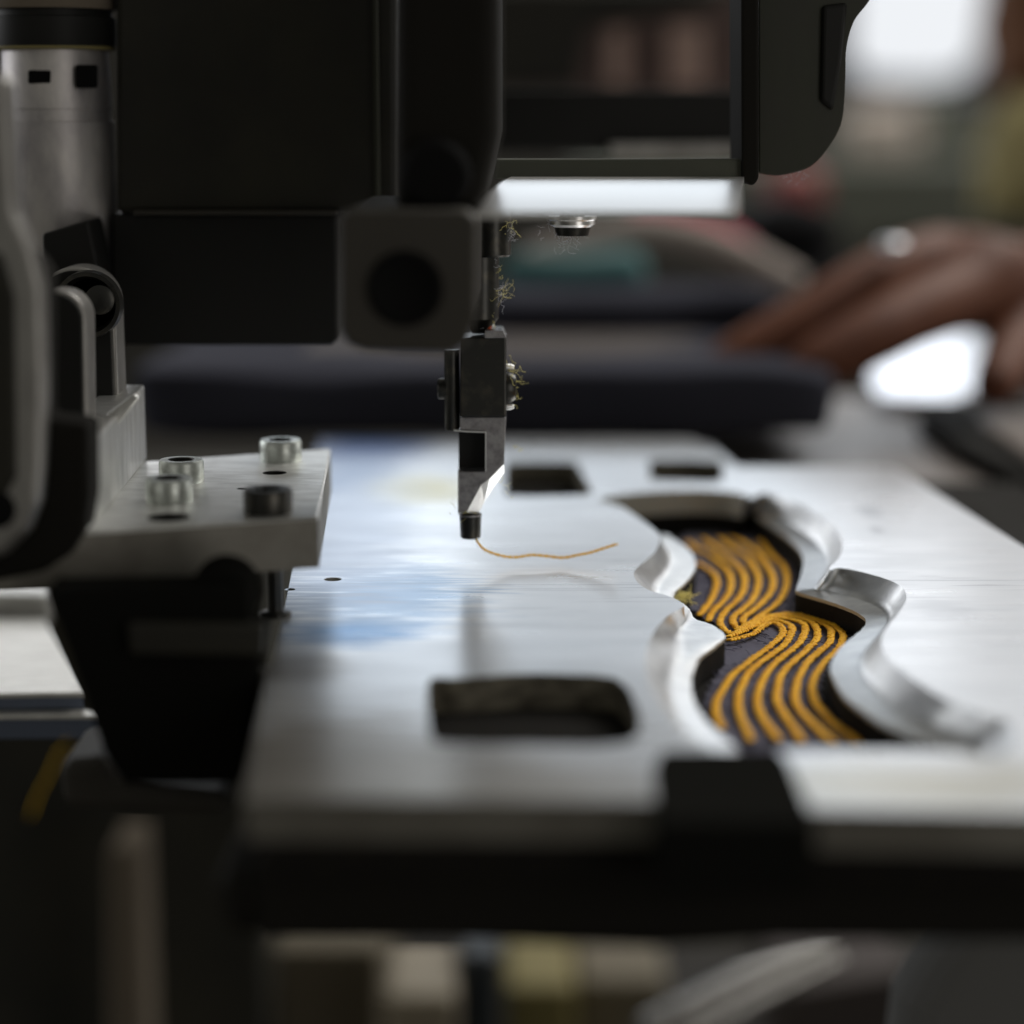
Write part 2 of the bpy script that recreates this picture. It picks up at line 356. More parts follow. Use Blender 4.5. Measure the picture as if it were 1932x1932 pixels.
loop = catmull(ctrl, 5, True)
rj = random.Random(3)
outer_l = [(c[0], c[1]) for c in loop]
inner_l = [(c[2] + rj.uniform(-.10, .10), c[3] + rj.uniform(-.10, .10)) for c in loop]
rsl = random.Random(5)
def slot(pts, per=5):
    g = [G(x, y, 0) for x, y in pts]; return [(x_ + rsl.uniform(-.12, .12), y_ + rsl.uniform(-.2, .2)) for x_, y_ in catmull([(v.x, v.y) for v in g], per, True)]
slots = [slot([(953, 880), (965, 871), (1075, 871), (1090, 878), (1113, 922), (1105, 934), (968, 936), (955, 928)]),
         slot([(1226, 876), (1235, 868), (1352, 869), (1363, 877), (1363, 900), (1352, 909), (1235, 906), (1226, 898)]),
         slot([(808, 1293), (828, 1279), (860, 1280), (980, 1272), (1130, 1275), (1176, 1290), (1202, 1332), (1206, 1378), (1165, 1404), (1000, 1405), (850, 1403), (813, 1386)])]
for hx, hy, hr in ((628, 1093, 1.7), (547, 1112, 1.0), (505, 1262, 1.2)):
    c = G(hx, hy, 0); slots.append([(c.x + hr * math.cos(t * math.pi / 8), c.y + hr * math.sin(t * math.pi / 8)) for t in range(16)])
outline = [G(462, 1507), G(1230, 1512), G(1560, 1528), G(2150, 1538), G(2520, 1395), G(1697, 886), G(1680, 880), G(1392, 880), G(1345, 842), G(1300, 828), G(603, 827)]
outline = [(v.x, v.y) for v in outline]
plate = thing('clamp_plate', ((-10, 400, -5.6)), 'large bright milled aluminium plate with wavy cut-out around the stitched cloth', 'metal plate')
def sheet_with_holes(name, outl, holes, z, m, parent):
    polys = [[Vector((x, y, z)) for x, y in outl]] + [[Vector((x, y, z)) for x, y in h] for h in holes]
    tri = tessellate_polygon(polys); flat = [v for p in polys for v in p]
    return mk(name, flat, [list(t) for t in tri], m, parent, 0, False)
def walls(name, lp, z1, z0, m, parent, smooth=30, lp0=None):
    n = len(lp); lp0 = lp0 or lp
    v = [Vector((x, y, z1)) for x, y in lp] + [Vector((x, y, z0)) for x, y in lp0]
    return mk(name, v, [[i, (i + 1) % n, n + (i + 1) % n, n + i] for i in range(n)], m, parent, 0, smooth)
# shrink loops: tiny rounded arris between top and walls
def inset(lp, d):
    n = len(lp); out = []
    ar = sum(lp[i][0] * lp[(i + 1) % n][1] - lp[(i + 1) % n][0] * lp[i][1] for i in range(n)); s = 1 if ar > 0 else -1
    for i in range(n):
        a, b = Vector(lp[i - 1]), Vector(lp[(i + 1) % n]); t = (b - a)
        if t.length < 1e-6: out.append(lp[i]); continue
        t.normalize(); out.append((lp[i][0] - t.y * d * s, lp[i][1] + t.x * d * s))
    return out
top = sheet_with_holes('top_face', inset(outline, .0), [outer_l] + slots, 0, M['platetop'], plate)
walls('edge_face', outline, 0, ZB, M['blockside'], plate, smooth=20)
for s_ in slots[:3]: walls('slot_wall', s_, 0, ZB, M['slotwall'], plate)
for s_ in slots[3:]: walls('drilled_hole', s_, 0, ZB, M['wallm'], plate)
NP = 10; n = len(outer_l); V, Fs = [], []
for k in range(NP + 1):
    t = k / NP
    for (a, b), (c, d) in zip(outer_l, inner_l):
        w_ = math.hypot(a - c, b - d)
        zz = ZI * (2.15 * t - .2 * t * t if t < .40 else .828 + .172 * ((t - .40) / .60)) if w_ > .6 else ZI * t
        V.append(Vector((a + (c - a) * t, b + (d - b) * t, zz)))
for k in range(NP):
    for i in range(n): Fs.append([k * n + i, k * n + (i + 1) % n, (k + 1) * n + (i + 1) % n, (k + 1) * n + i])
mk('cove', V, Fs, None, plate, 0, 50, mats=[M['cove'], M['wallm']], fm=[0 if math.hypot(outer_l[i % n][0] - inner_l[i % n][0], outer_l[i % n][1] - inner_l[i % n][1]) > 1.2 else 1 for i in range(NP * n)])
walls('lower_lip', inner_l, ZI, ZB, M['wallm'], plate)

# black rubber frame under the plate, fabric, machine bed
big = [(v[0] * 1.0, v[1]) for v in outline]
fr = thing('rubber_frame', (0, 380, -10), 'black rubber clamp frame lying under the aluminium plate around the cloth', 'clamp frame')
fo = [(-32, 268), (95, 262), (150, 262), (190, 300), (100, 555), (-45, 560)]
fo = inset(outline, 2.0)
sheet_with_holes('top_face', fo, [inner_l], ZB - .05, M['rubber'], fr)
walls('inner_wall', inner_l, ZB - .05, ZF, M['rubber'], fr)
walls('outer_wall', fo, ZB - .05, ZF, M['rubber'], fr)

cloth = thing('stitched_cloth', (50, 370, ZF), 'navy felt piece with curving gold stitch rows inside the wavy cut-out', 'cloth')
cx0, cx1, cy0, cy1 = 10, 115, 270, 520; NX, NY = 120, 200; V, Fs = [], []
from mathutils import noise as mn
for j in range(NY + 1):
    for i in range(NX + 1):
        x = cx0 + (cx1 - cx0) * i / NX; y = cy0 + (cy1 - cy0) * j / NY
        V.append(Vector((x, y, ZF + .02 + .35 * mn.noise(Vector((x * .09, y * .07, 0))))))
for j in range(NY):
    for i in range(NX): a = j * (NX + 1) + i; Fs.append([a, a + 1, a + NX + 2, a + NX + 1])
FP = [('A',150,120),('A',500,105),('A',900,125),('A',1050,300),('A',1180,420),('A',1200,560),('A',1160,720),('A',1250,830),('A',1400,870),('A',1600,960),('A',1760,980),('B',1720,160),('B',1600,250),('B',1450,420),('B',1400,560),('B',1400,700),('B',1480,830),('B',1650,960),('B',1850,1130),('B',1850,1300),('B',300,1300),('B',400,860),('B',340,740),('B',410,560),('B',500,400),('B',520,250),('B',530,150),('A',450,950),('A',235,800),('A',230,700),('A',280,450),('A',150,300)]
FP = [(v.x, v.y) for v in (G(*CR[k](x, y), ZF) for k, x, y in FP)]
def inside(x, y, P):
    c = False
    for (x1, y1), (x2, y2) in zip(P, P[1:] + P[:1]):
        if (y1 > y) != (y2 > y) and x < (x2 - x1) * (y - y1) / (y2 - y1) + x1: c = not c
    return c
Fs = [f for f in Fs if inside(sum(V[i].x for i in f) / 4, sum(V[i].y for i in f) / 4, FP)]
used = sorted({i for f in Fs for i in f}); mp_ = {i: k for k, i in enumerate(used)}
mk('felt', [V[i] for i in used], [[mp_[i] for i in f] for f in Fs], M['navy'], cloth, 0, True)
boxw('rubber_base', cx0, cx1, cy0, cy1, ZF - .4, ZF - .36, M['rubber'], fr, 0)

UP = [
 [('A',270,380),('A',350,425),('A',420,470),('A',460,530),('A',455,610),('A',420,700),('A',360,790),('A',290,870)],
 [('A',200,190),('A',270,255),('A',400,320),('A',500,400),('A',560,460),('A',590,540),('A',580,640),('A',520,730),('A',440,810),('A',400,870),('A',385,920)],
 [('A',330,165),('A',430,240),('A',530,320),('A',620,390),('A',680,450),('A',715,540),('A',700,640),('A',640,730),('A',560,800),('A',510,870),('A',490,930),('A',530,990),('A',590,1035)],
 [('A',480,160),('A',600,255),('A',740,340),('A',790,420),('A',830,490),('A',840,560),('A',820,650),('A',770,740),('A',690,810),('A',620,870),('A',610,930),('A',660,985)],
 [('A',590,160),('A',700,210),('A',820,290),('A',890,380),('A',950,470),('A',975,560),('A',950,650),('A',880,740),('A',790,820),('A',710,880),('A',700,940)],
 [('A',850,185),('A',900,250),('A',980,340),('A',1060,410),('A',1095,500),('A',1090,610),('A',1050,700),('A',980,780),('A',880,850),('A',780,920)],
 [('A',555,1095),('A',700,1062),('A',800,1030),('A',860,980),('A',930,935),('A',1010,940),('A',1060,990),('B',1050,120),('B',990,175),('B',900,250),('B',800,320),('B',700,400),('B',600,480),('B',530,590),('B',470,690),('B',450,790),('B',470,880),('B',520,980)],
 [('A',555,1065),('A',700,1010),('A',830,950),('A',950,910),('A',1080,930),('A',1140,970),('B',1135,110),('B',1070,210),('B',960,290),('B',850,370),('B',750,460),('B',700,560),('B',660,660),('B',660,780),('B',690,890),('B',740,990),('B',770,1080)],
 [('A',600,1040),('A',750,970),('A',900,905),('A',1040,890),('A',1200,920),('A',1265,970),('B',1245,130),('B',1190,210),('B',1090,290),('B',990,370),('B',910,470),('B',860,570),('B',830,680),('B',840,790),('B',890,890),('B',960,990),('B',1040,1090)],
 [('A',640,1000),('A',800,930),('A',950,885),('A',1100,875),('A',1280,910),('A',1360,970),('B',1370,150),('B',1290,240),('B',1190,330),('B',1090,420),('B',1030,520),('B',1010,620),('B',1010,720),('B',1060,820),('B',1130,920),('B',1190,1010),('B',1240,1100)],
 [('A',700,960),('A',900,885),('A',1080,862),('A',1250,880),('A',1400,930),('A',1490,990),('B',1490,175),('B',1390,270),('B',1300,350),('B',1230,450),('B',1190,560),('B',1170,660),('B',1190,760),('B',1270,860),('B',1370,960),('B',1450,1040),('B',1560,1110)],
 [('A',780,930),('A',950,875),('A',1150,850),('A',1330,890),('A',1500,945),('A',1600,1030),('B',1600,170),('B',1550,260),('B',1460,340),('B',1390,430),('B',1340,530),('B',1330,640),('B',1370,750),('B',1450,850),('B',1540,940),('B',1650,1020),('B',1760,1110)]]
def ellipsoid(c, d, L, r, up=Vector((0, 0, 1)), n=7, m_=5):
    d = d.normalized(); s = d.cross(up).normalized(); u = s.cross(d); vs, fs = [], []
    for j in range(m_ + 1):
        ph = math.pi * j / m_; h = -math.cos(ph) * L / 2; rr = max(math.sin(ph), .08) * r
        for i in range(n):
            a = 2 * math.pi * i / n; vs.append(c + d * h + s * rr * math.cos(a) + u * rr * .9 * math.sin(a))
    for j in range(m_):
        for i in range(n): fs.append([j * n + i, j * n + (i + 1) % n, (j + 1) * n + (i + 1) % n, (j + 1) * n + i])
    return vs, fs
def resample(pts, step):
    pts = [Vector(p) for p in pts]; out = [pts[0]]; acc = 0
    for a, b in zip(pts, pts[1:]):
        L = (b - a).length; t = step - acc
        while t < L: out.append(a + (b - a) * (t / L)); t += step
        acc = (acc + L) % step if L else acc
        acc = L - (t - step)
    return out
rs = random.Random(11)
for q, ln in enumerate(UP):
    pts = [G(*CR[k](x, y), ZF + .7) for k, x, y in ln]
    path = resample(catmull([tuple(p) for p in pts], 8), .86)
    geos = []
    for i in range(1, len(path) - 1):
        t = (path[i + 1] - path[i - 1]).normalized(); s = Vector((-t.y, t.x, 0))
        for sg in (-1, 1):
            ang = sg * .58 + rs.uniform(-.22, .22)
            d = t * math.cos(ang) + s * math.sin(ang) + Vector((0, 0, rs.uniform(-.1, .1)))
            c = path[i] + s * (-sg * .25 + rs.uniform(-.05, .05)) + t * (.3 if sg > 0 else 0) + Vector((0, 0, rs.uniform(-.06, .1) + (.02 * q)))
            geos.append(ellipsoid(c, d, 1.55 + rs.uniform(-.2, .25), .295 + rs.uniform(-.03, .04)))
    v, f = join(geos); mk('stitch_row', v, f, M['gold'], cloth, 0, True)
geos = []
for ln in UP:
    cp = catmull([tuple(G(*CR[k](x, y), ZF + .9)) for k, x, y in ln], 8)
    for _ in range(70):
        p = Vector(rs.choice(cp)) + Vector((rs.gauss(0, .3), rs.gauss(0, .3), 0)); d = Vector((rs.gauss(0, 1), rs.gauss(0, 1), abs(rs.gauss(0, .7)))).normalized()
        geos.append(tube_geo([p, p + d * .45, p + d * .8 + Vector((0, 0, -.08))], .032, 3))
v, f = join(geos); o = mk('thread_fuzz', v, f, M['gold'], cloth, 0, True); o['kind'] = 'stuff'
# nap: short loose fibres of the felt
geos = []
for _ in range(2600):
    x = rs.uniform(30, 95); y = rs.uniform(290, 440); a = rs.gauss(2.6, .35); L = rs.uniform(.8, 2.0)
    if not inside(x, y, FP): continue
    p = Vector((x, y, ZF + .25)); d = Vector((math.cos(a), math.sin(a), rs.uniform(0, .35)))
    geos.append(tube_geo([p, p + d * L * .5 + Vector((0, 0, .12)), p + d * L], .07, 3))
v, f = join(geos); o = mk('nap', v, f, mat('navy_fibre', (.05, .047, .10), .7, sheen=.3), cloth, 0, True); o['kind'] = 'stuff'

bed = thing('machine_bed', (0, 400, -26), 'flat black machine bed carrying the aluminium plate', 'machine bed')
boxw('bed_slab', -34, 150, 266, 560, -22, ZF - .5, M['soot'], bed, 1.0)
prismY('bed_rail', [(395, 1650), (1800, 1640), (1770, 1770), (1230, 1800), (420, 1770)], 268, 300, M['soot'], bed, 3, seg=4)

# black block added to stand for the dark open notch at the plate's front
notch_fill = prismZ('dark_notch_fill', [G(1232, 1445, .45), G(1248, 1414, .45), G(1468, 1411, .45), G(1488, 1432, .45), G(1542, 1550, .45), G(1236, 1550, .45)], .45, -9, M['soot2'], None, .8, seg=3)
tag(notch_fill, 'black block standing for the dark open notch in the front edge of the aluminium plate', 'notch filler')
lz = notch_fill

# ------------------------------------------------------------------ left clamp block with screws
ZT, ZU = 19.7, 11.0
cb = thing('clamp_block', (-75, 380, 11), 'thick aluminium block with socket screws, over the left edge of the plate', 'clamp block')
fp = [G(600, 975, ZT), G(624, 846, ZT), G(-60, 893, ZT), G(-60, 1018, ZT)]
ht = sheet = None
hole_c = [(G(518, 892, ZT), 2.3), (G(456, 922, ZT), .9), (G(318, 976, ZT), 3.6)]
hl = [[(c.x + r * math.cos(t * math.pi / 12), c.y + r * math.sin(t * math.pi / 12)) for t in range(24)] for c, r in hole_c]
o2 = [(v.x, v.y) for v in fp]
cham = .45
sheet_with_holes('top_face', inset(o2, cham), hl, ZT, M['alu'], cb)
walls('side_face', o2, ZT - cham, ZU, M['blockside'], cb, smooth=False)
walls('chamfer', inset(o2, cham), ZT, ZT - cham, M['alu'], cb, smooth=False, lp0=o2)
sheet_with_holes('under_face', o2, [], ZU, M['dullalu'], cb)
for h in hl:
    walls('drilled_hole', h, ZT, ZT - 5, M['blacksteel'], cb); sheet_with_holes('hole_floor', h, [], ZT - 5, M['bore'], cb)
def socket_screw(c, label, r=4.15, h=4.1, rot=0):
    n = 48; V, Fs = [], []
    rings = [(r * .97, 0), (r, .3), (r, h - .5), (r * .93, h), (r * .60, h)]
    for rr, z in rings:
        for i in range(n):
            a = 2 * math.pi * i / n
            k = 1 - (.012 if (i % 2 and 0.2 < z < h - .3) else 0)
            V.append(Vector((c[0] + rr * k * math.cos(a), c[1] + rr * k * math.sin(a), c[2] + z)))
    for j in range(len(rings) - 1):
        for i in range(n): Fs.append([j * n + i, j * n + (i + 1) % n, (j + 1) * n + (i + 1) % n, (j + 1) * n + i])
    t = mk('socket_screw', V, Fs, M['zinc'] if r < 4.18 else M['blacksteel'], cb, 0, 40)
    if label: t['label'] = label
    V, Fs = [], []
    for rr, z, hexa in ((r * .60, h, 0), (r * .50, h - .15, 1), (r * .50, h - 2.6, 1)):
        for i in range(n):
            a = 2 * math.pi * i / n
            q = rr / math.cos(((a + rot) % (math.pi / 3)) - math.pi / 6) * .95 if hexa else rr
            V.append(Vector((c[0] + q * math.cos(a), c[1] + q * math.sin(a), c[2] + z)))
    for j in range(2):
        for i in range(n): Fs.append([j * n + i, j * n + (i + 1) % n, (j + 1) * n + (i + 1) % n, (j + 1) * n + i])
    Fs.append([2 * n + i for i in range(n)])
    mk('hex_socket', V, Fs, M['blacksteel'], t, 0, 30)
socket_screw(G(530, 868, ZT), None)
socket_screw(G(343, 908, ZT), None)
socket_screw(G(320, 945, ZT), None)
socket_screw(G(506, 966, ZT), 'dark blackened socket screw', r=4.2)
# bolt between block and plate
pb = G(520, 1162, 0)
tb = lathe('spacer_bolt', pb, [(1.35, 0.05), (1.35, ZU)], M['blacksteel'], cb)
lathe('flange', pb, [(2.8, 0.02), (2.8, .6), (2.3, .9)], M['blacksteel'], tb)
# knob and body under the block
kc = D(415, 1132, 322)
db = thing('black_carrier', (-60, 335, -16), 'tapering black carrier hanging under the aluminium block at the left', 'machine part')
kn = lathe('knob', (kc.x, 322, kc.z), [(4.4, 0), (5.2, .9), (5.4, 1.4), (5.4, 9)], M['soot2'], db, 'Y')
prismY('carrier_body', [(85, 1112), (468, 1106), (472, 1180), (499, 1190), (476, 1330), (448, 1478), (235, 1480), (196, 1420), (160, 1310), (112, 1180)], 319, 328, M['soot2'], db, .6)
prismY('name_strip', [(240, 1176), (500, 1180), (498, 1238), (246, 1236)], 316.5, 319.3, M['head'], db, .5)

# upright bracket
br = thing('upright_bracket', G(220, 930, ZT), 'pale upright aluminium bracket on the block behind the black arm', 'bracket')
b0, b1 = G(168, 1003, ZT), G(277, 868, ZT)
def bz(p, z): return Vector((p.x, p.y, z))
t0 = bz(b0, 33.0); t1 = bz(b1, 34.6)
nrm = Vector((-(b1 - b0).y, (b1 - b0).x, 0)).normalized()
off = nrm * 7
V = [b0, b1, t1, t0, b0 + off, b1 + off, t1 + off, t0 + off]
V = [bz(v, v.z + .05) if v.z < 25 else v for v in V]
mk('upright_web', V, [[0, 1, 2, 3], [4, 5, 6, 7], [0, 1, 5, 4], [1, 2, 6, 5], [2, 3, 7, 6], [3, 0, 4, 7]], M['alu'], br, .5)
prismY('gusset', [(178, 800), (252, 742), (262, 750), (192, 838)], 372, 376, M['alu'], br, .3)

def link(name, cx, cy, r, x0, x1, ybot, Y0, Y1, m, par, dx=0):
    pts = circ(cx, cy, r, 22, 0, 180)
    return prismY(name, pts + [(cx - r + dx, ybot), (cx + r + dx, ybot)], Y0, Y1, m, par, .5, smooth=35)
M['rim'] = M['dullalu']
lk = thing('rear_link', (-78, 400, 34), 'rear round-ended steel link with a bearing ring beside the bracket', 'linkage')
link('link_plate', 142, 578, 75, 0, 0, 748, 396, 405, M['dullalu'], lk, 6)
prismY('link_face', circ(138, 580, 69, 22, 0, 180) + [(75, 748), (213, 748)], 395.3, 396.4, M['black'], lk, .15)
c = D(165, 575, 393)
lathe('bearing_ring', (c.x, 392.6, c.z), [(4.6, 2.6), (5.3, 0), (6.1, 0), (6.3, 2.6)], M['blacksteel'], lk, 'Y')
c = D(188, 566, 392)
lathe('bearing_boss', (c.x, 391.5, c.z), [(2.0, 0), (2.7, .4), (2.8, 2.5)], M['blacksteel'], lk, 'Y')
lk2 = thing('front_link', (-80, 370, 20), 'front round-ended dark link with a pale edge beside the black arm', 'linkage')
link('link_plate', 106, 604, 57, 0, 0, 1000, 366, 374, M['dullalu'], lk2, 6)
prismY('link_face', circ(102, 607, 52, 20, 0, 180) + [(52, 1002), (158, 1002)], 365.3, 366.4, M['black'], lk2, .15)
prismY('wedge', [(80, 441), (166, 415), (184, 502), (186, 560), (80, 560)], 412, 426, M['black'], lk, .5)

# steel column at the back left
clm = thing('steel_column', (-92, 432, 60), 'worn pale steel column with two dark slots at the upper left', 'column')
cxp = D(112, 300, 432); zc = lambda row: D(112, row, 421.5).z
lathe('column_barrel', (cxp.x, 432, 0), [(10.0, zc(640)), (10.2, zc(440)), (11.0, zc(400)), (11.1, zc(230)), (10.6, zc(229)), (10.6, zc(206)), (10.9, zc(205)), (10.4, zc(92)), (9.6, zc(88))], M['column'], clm, n=64)
lathe('column_collar', (cxp.x, 432, 0), [(12.0, zc(86)), (12.2, zc(70)), (12.2, zc(30)), (11.5, zc(28)), (11.5, zc(-260))], M['black'], clm, n=48)
lathe('brass_ring', (cxp.x, 432, 0), [(11.6, zc(92)), (12.0, zc(90)), (12.0, zc(84))], M['yellow'], clm, n=48)
lathe('pale_band', (cxp.x, 432, 0), [(12.35, zc(14)), (12.45, zc(12)), (12.45, zc(-30))], M['beige'], clm, n=48)
for x0, y0, x1, y1 in ((52, 132, 96, 158), (142, 122, 180, 166)):
    prismY('dark_slot', [(x0, y0), (x1, y0), (x1, y1), (x0, y1)], 421.2, 424, M['bore'], clm, .4)

# front arm at far left
arm = thing('rounded_arm', (-86, 335, 10), 'grey round-ended arm on a black backing at the left edge', 'machine arm')
prismY('backing', [(-80, 560), (-60, 520), (60, 480), (84, 520), (84, 790), (166, 800), (167, 940), (158, 1000), (130, 1048), (80, 1080), (0, 1096), (-80, 1100)], 331, 341, M['soot'], arm, 1.0, seg=4)
prismY('arm_face', [(-80, 140), (18, 140), (30, 400), (62, 470), (80, 540), (84, 700), (80, 880), (74, 950), (52, 1006), (10, 1048), (-80, 1080)], 326, 331.5, M['dullalu'], arm, 1.6, seg=4)
c = D(-8, 962, 325.6); lathe('socket', (c.x, 325.0, c.z), [(1.0, 0), (2.8, .2), (3.2, 1.2)], M['bore'], arm, 'Y')
prismY('arm_inset', [(-80, 470), (2, 478), (26, 560), (30, 900), (12, 930), (-80, 960)], 325.2, 326.4, M['head'], arm, .5)

# bright plate at far left, with ribbed strip under it
lp = thing('side_plate', (-110, 450, -38), 'bright pale metal plate low at the left edge, below the block', 'metal plate')
prismZ('plate_slab', [G(-200, 1170, -30), G(86, 1168, -30), G(161, 1306, -30), G(-200, 1311, -30)], -30, -31, M['paleplate'], lp, .3)
prismZ('slab_core', [G(-200, 1200, -31.1), G(90, 1200, -31.1), G(158, 1312, -31.1), G(-200, 1316, -31.1)], -31.1, -34, M['hem'], lp, .2)
prismZ('pale_rim', [G(-200, 1341, -34.1), G(185, 1339, -34.1), G(192, 1350, -34.1), G(-200, 1352, -34.1)], -34.1, -34.9, M['paleplate'], lp, .2)
prismZ('ribbed_strip', [G(-200, 1348, -34.9), G(186, 1346, -34.9), G(192, 1354, -34.9), G(-200, 1356, -34.9)], -34.95, -39.5, M['hem'], lp, .3)
prismY('rough_block', [(-100, 1118), (90, 1122), (100, 1176), (-100, 1180)], 492, 505, M['alu'], lp, 1.0)
v = [D(128, 1400, 292), D(108, 1425, 290), D(92, 1462, 288), D(72, 1500, 286), D(58, 1540, 284)]
tag(tube('loose_thread', catmull([tuple(p) for p in v], 6), .09, M['thread']), 'blurred orange thread end hanging at the lower left', 'thread')
prismY('lower_bracket', [(108, 1440), (200, 1430), (222, 1480), (430, 1500), (430, 1545), (120, 1530)], 330, 352, M['headgrey'], db, 2.0)

# ------------------------------------------------------------------ machine head
hd = thing('sewing_machine', (-20, 450, 51), 'huge dark sewing machine head hanging over the plate', 'sewing machine')
prismY('head_body', [(219, -260), (750, -260), (750, 402), (219, 402)], 426, 560, M['head'], hd, 1.2)
prismY('presser_housing', [(209, 402), (640, 402), (640, 640), (628, 652), (209, 652)], 427, 470, M['black'], hd, .8)
prismY('needle_column', [(742, -260), (946, -260), (946, 250), (915, 402), (742, 402)], 338, 396, M['soot'], hd, 3.5, seg=4)
prismY('cast_housing', [(640, 410), (655, 396), (880, 396), (900, 415), (898, 600), (880, 650), (850, 668), (690, 664), (655, 650), (642, 620)], 326, 384, M['headgrey'], hd, 1.6, seg=4)
c = D(764, 545, 325); lathe('cast_bore', (c.x, 324.4, c.z), [(3.6, 1.0), (5.2, 0), (5.8, 1.0), (5.9, 3)], M['bore'], hd, 'Y')
c = D(822, 330, 334); lathe('upper_knob', (c.x, 333, c.z), [(4.6, 0), (5.5, .8), (5.6, 6)], M['bore'], hd, 'Y')
for px, Y, r in ((706, 425, .6), (846, 344.5, .45)):
    a, b = D(px, -150, Y), D(px, 372, Y); tube('reflection_line_rod', [a, (a.x, Y, b.z)], r, M['headolive'], hd)  # thin rod added to stand for a greenish reflection line
prismY('edge_highlight', [(250, 397), (636, 397), (636, 406), (250, 406)], 424, 428, M['dullalu'] if 0 else M['headgrey'], hd, .3)  # paler strip added to stand for the highlight along the housing edge
# ledge seen through the opening
LZ = 71.0
V, Fs = [], []; zc_, nr = LZ, 12
for j in range(nr + 1):          # a lip that flattens towards the back
    t = j / nr; Y = 337 + 62 * t
    if j: zc_ += (62 / nr) * math.tan(math.radians(6.6 - 6.2 * (t - .5 / nr)))
    xl = D(896, 405, 337).x + (D(965, 336, 399).x - D(896, 405, 337).x) * t; xr = D(1384 + (14 if j else 0), 400, 337).x + (D(1404, 336, 399).x - D(1398, 400, 337).x) * t
    V += [Vector((xl, Y, zc_)), Vector((xr, Y, zc_)), Vector((xr, Y, zc_ - .9)), Vector((xl, Y, zc_ - .9))]
for j in range(nr):
    for k in range(4): Fs.append([4 * j + k, 4 * j + (k + 1) % 4, 4 * j + 4 + (k + 1) % 4, 4 * j + 4 + k])
Fs += [[0, 1, 2, 3], [4 * nr + k for k in (3, 2, 1, 0)]]
mk('ledge', V, Fs, M['ledge'], hd, 0, 30)
prismY('ledge_fence', [(930, 300), (1404, 300), (1404, 338), (930, 338)], 400, 406, M['greengrey'], hd, .6)
prismY('fence_strip', [(1150, 272), (1396, 270), (1396, 296), (1150, 298)], 532, 539, M['dullalu'], hd, .5)
prismY('back_beam', [(900, 168), (1420, 168), (1420, 285), (900, 285)], 540, 580, M['black'], hd, 1)
prismY('rear_board', [(880, -25), (1440, -25), (1440, 175), (880, 175)], 850, 870, M['brownpanel'], hd, .5)
prismY('card_strip', [(1146, 58), (1182, 58), (1182, 162), (1146, 162)], 844, 849.8, M['pinkbrown'], hd, .5)
prismY('card_strip', [(1262, 50), (1328, 50), (1328, 162), (1262, 162)], 844, 849.8, M['pinkbrown'], hd, .5)
prismY('upper_shade', [(900, -25), (1390, -25), (1330, 20), (1110, 50), (1090, 165), (900, 165)], 810, 830, M['head'], hd, 2)
# right end cover
prismY('cover_edge', [(1398, -260), (1432, -260), (1432, 338), (1420, 352), (1400, 340)], 398, 420, M['soot'], hd, .6)
outc = catmull([(1432, 326), (1450, 330), (1480, 330), (1530, 314), (1568, 272), (1590, 225), (1596, 150), (1598, 90), (1612, 40), (1640, 2), (1660, -40)], 5)
prismY('end_cover', [(1432, -260), (1432, 300)] + outc + [(1680, -260)], 410, 428, M['headolive'], hd, 1.8, smooth=30, seg=5)
prismY('cover_rib', [(1552, 10), (1600, 4), (1588, 120), (1572, 210), (1548, 190)], 408.6, 411, M['black'], hd, .8, seg=3)
# thread guide nut under ledge
nc = D(1080, 418, 402)
nt_ = lathe('guide_nut', (nc.x, 402, nc.z), [(3.6, -1.0), (4.3, -.5), (4.3, .2), (4.6, .5), (4.6, 1.1)], M['ledge'], hd)
lathe('nut_stem', (nc.x, 402, nc.z), [(2.4, 1.1), (2.4, 4)], M['blacksteel'], nt_)
lathe('nut_foot', (nc.x, 402, nc.z), [(3.0, -2.6), (3.4, -1.0)], M['blacksteel'], nt_)

# ------------------------------------------------------------------ needle bar and foot
nb = thing('needle_bar', D(922, 620, 404), 'dark needle bar with collar coming down from the head', 'needle bar')
a, b = D(922, 340, 404), D(922, 480, 404)
lathe('collar', (D(926, 480, 404).x, 404, 0), [(3.5, D(0, 484, 404).z), (3.85, D(0, 480, 404).z), (3.85, 70)], M['blacksteel'], nb)
lathe('bar', (D(905, 480, 404).x, 404, 0), [(1.6, D(0, 628, 404).z), (2.2, D(0, 618, 404).z), (3.6, D(0, 600, 404).z), (3.7, D(0, 484, 404).z)], M['blacksteel'], nb)
def Fp(l): return [cF(x, y) for x, y in l]
ft = thing('presser_foot', D(886, 1018, 400), 'narrow dark steel presser foot hanging over the plate with a bright slanted edge', 'presser foot')
prismY('clamp_body', Fp([(203, 180), (400, 175), (400, 128), (545, 125), (574, 185), (574, 822), (203, 822)]), 398, 409, M['blacksteel'], ft, .35)
prismY('body_cap', Fp([(400, 122), (548, 120), (575, 180), (400, 182)]), 397.6, 398.2, M['foot'], ft, .1)
c = D(*cF(135, 500), 401)
lathe('side_pin', (c.x, 401, 0), [(1.2, D(*cF(0, 925), 401).z), (1.45, D(*cF(0, 900), 401).z), (1.45, D(*cF(0, 270), 401).z)], M['blacksteel'], ft)
c = D(*cF(60, 590), 402); lathe('side_knob', (c.x - 1.0, 402, c.z), [(1.6, 0), (2.0, .3), (2.0, 1.7)], M['blacksteel'], ft, 'X')
c = D(*cF(574, 580), 402); lathe('screw_head', (c.x, 402, c.z), [(2.9, 0), (2.9, .9), (2.3, 1.8), (1.0, 1.9)], M['blacksteel'], ft, 'X')
for yy in (415, 735):
    c = D(*cF(575, yy), 401); lathe('rivet', (c.x, 401, c.z), [(.65, 0), (.6, .8), (.3, 1.5)], M['facet'], ft, 'X')
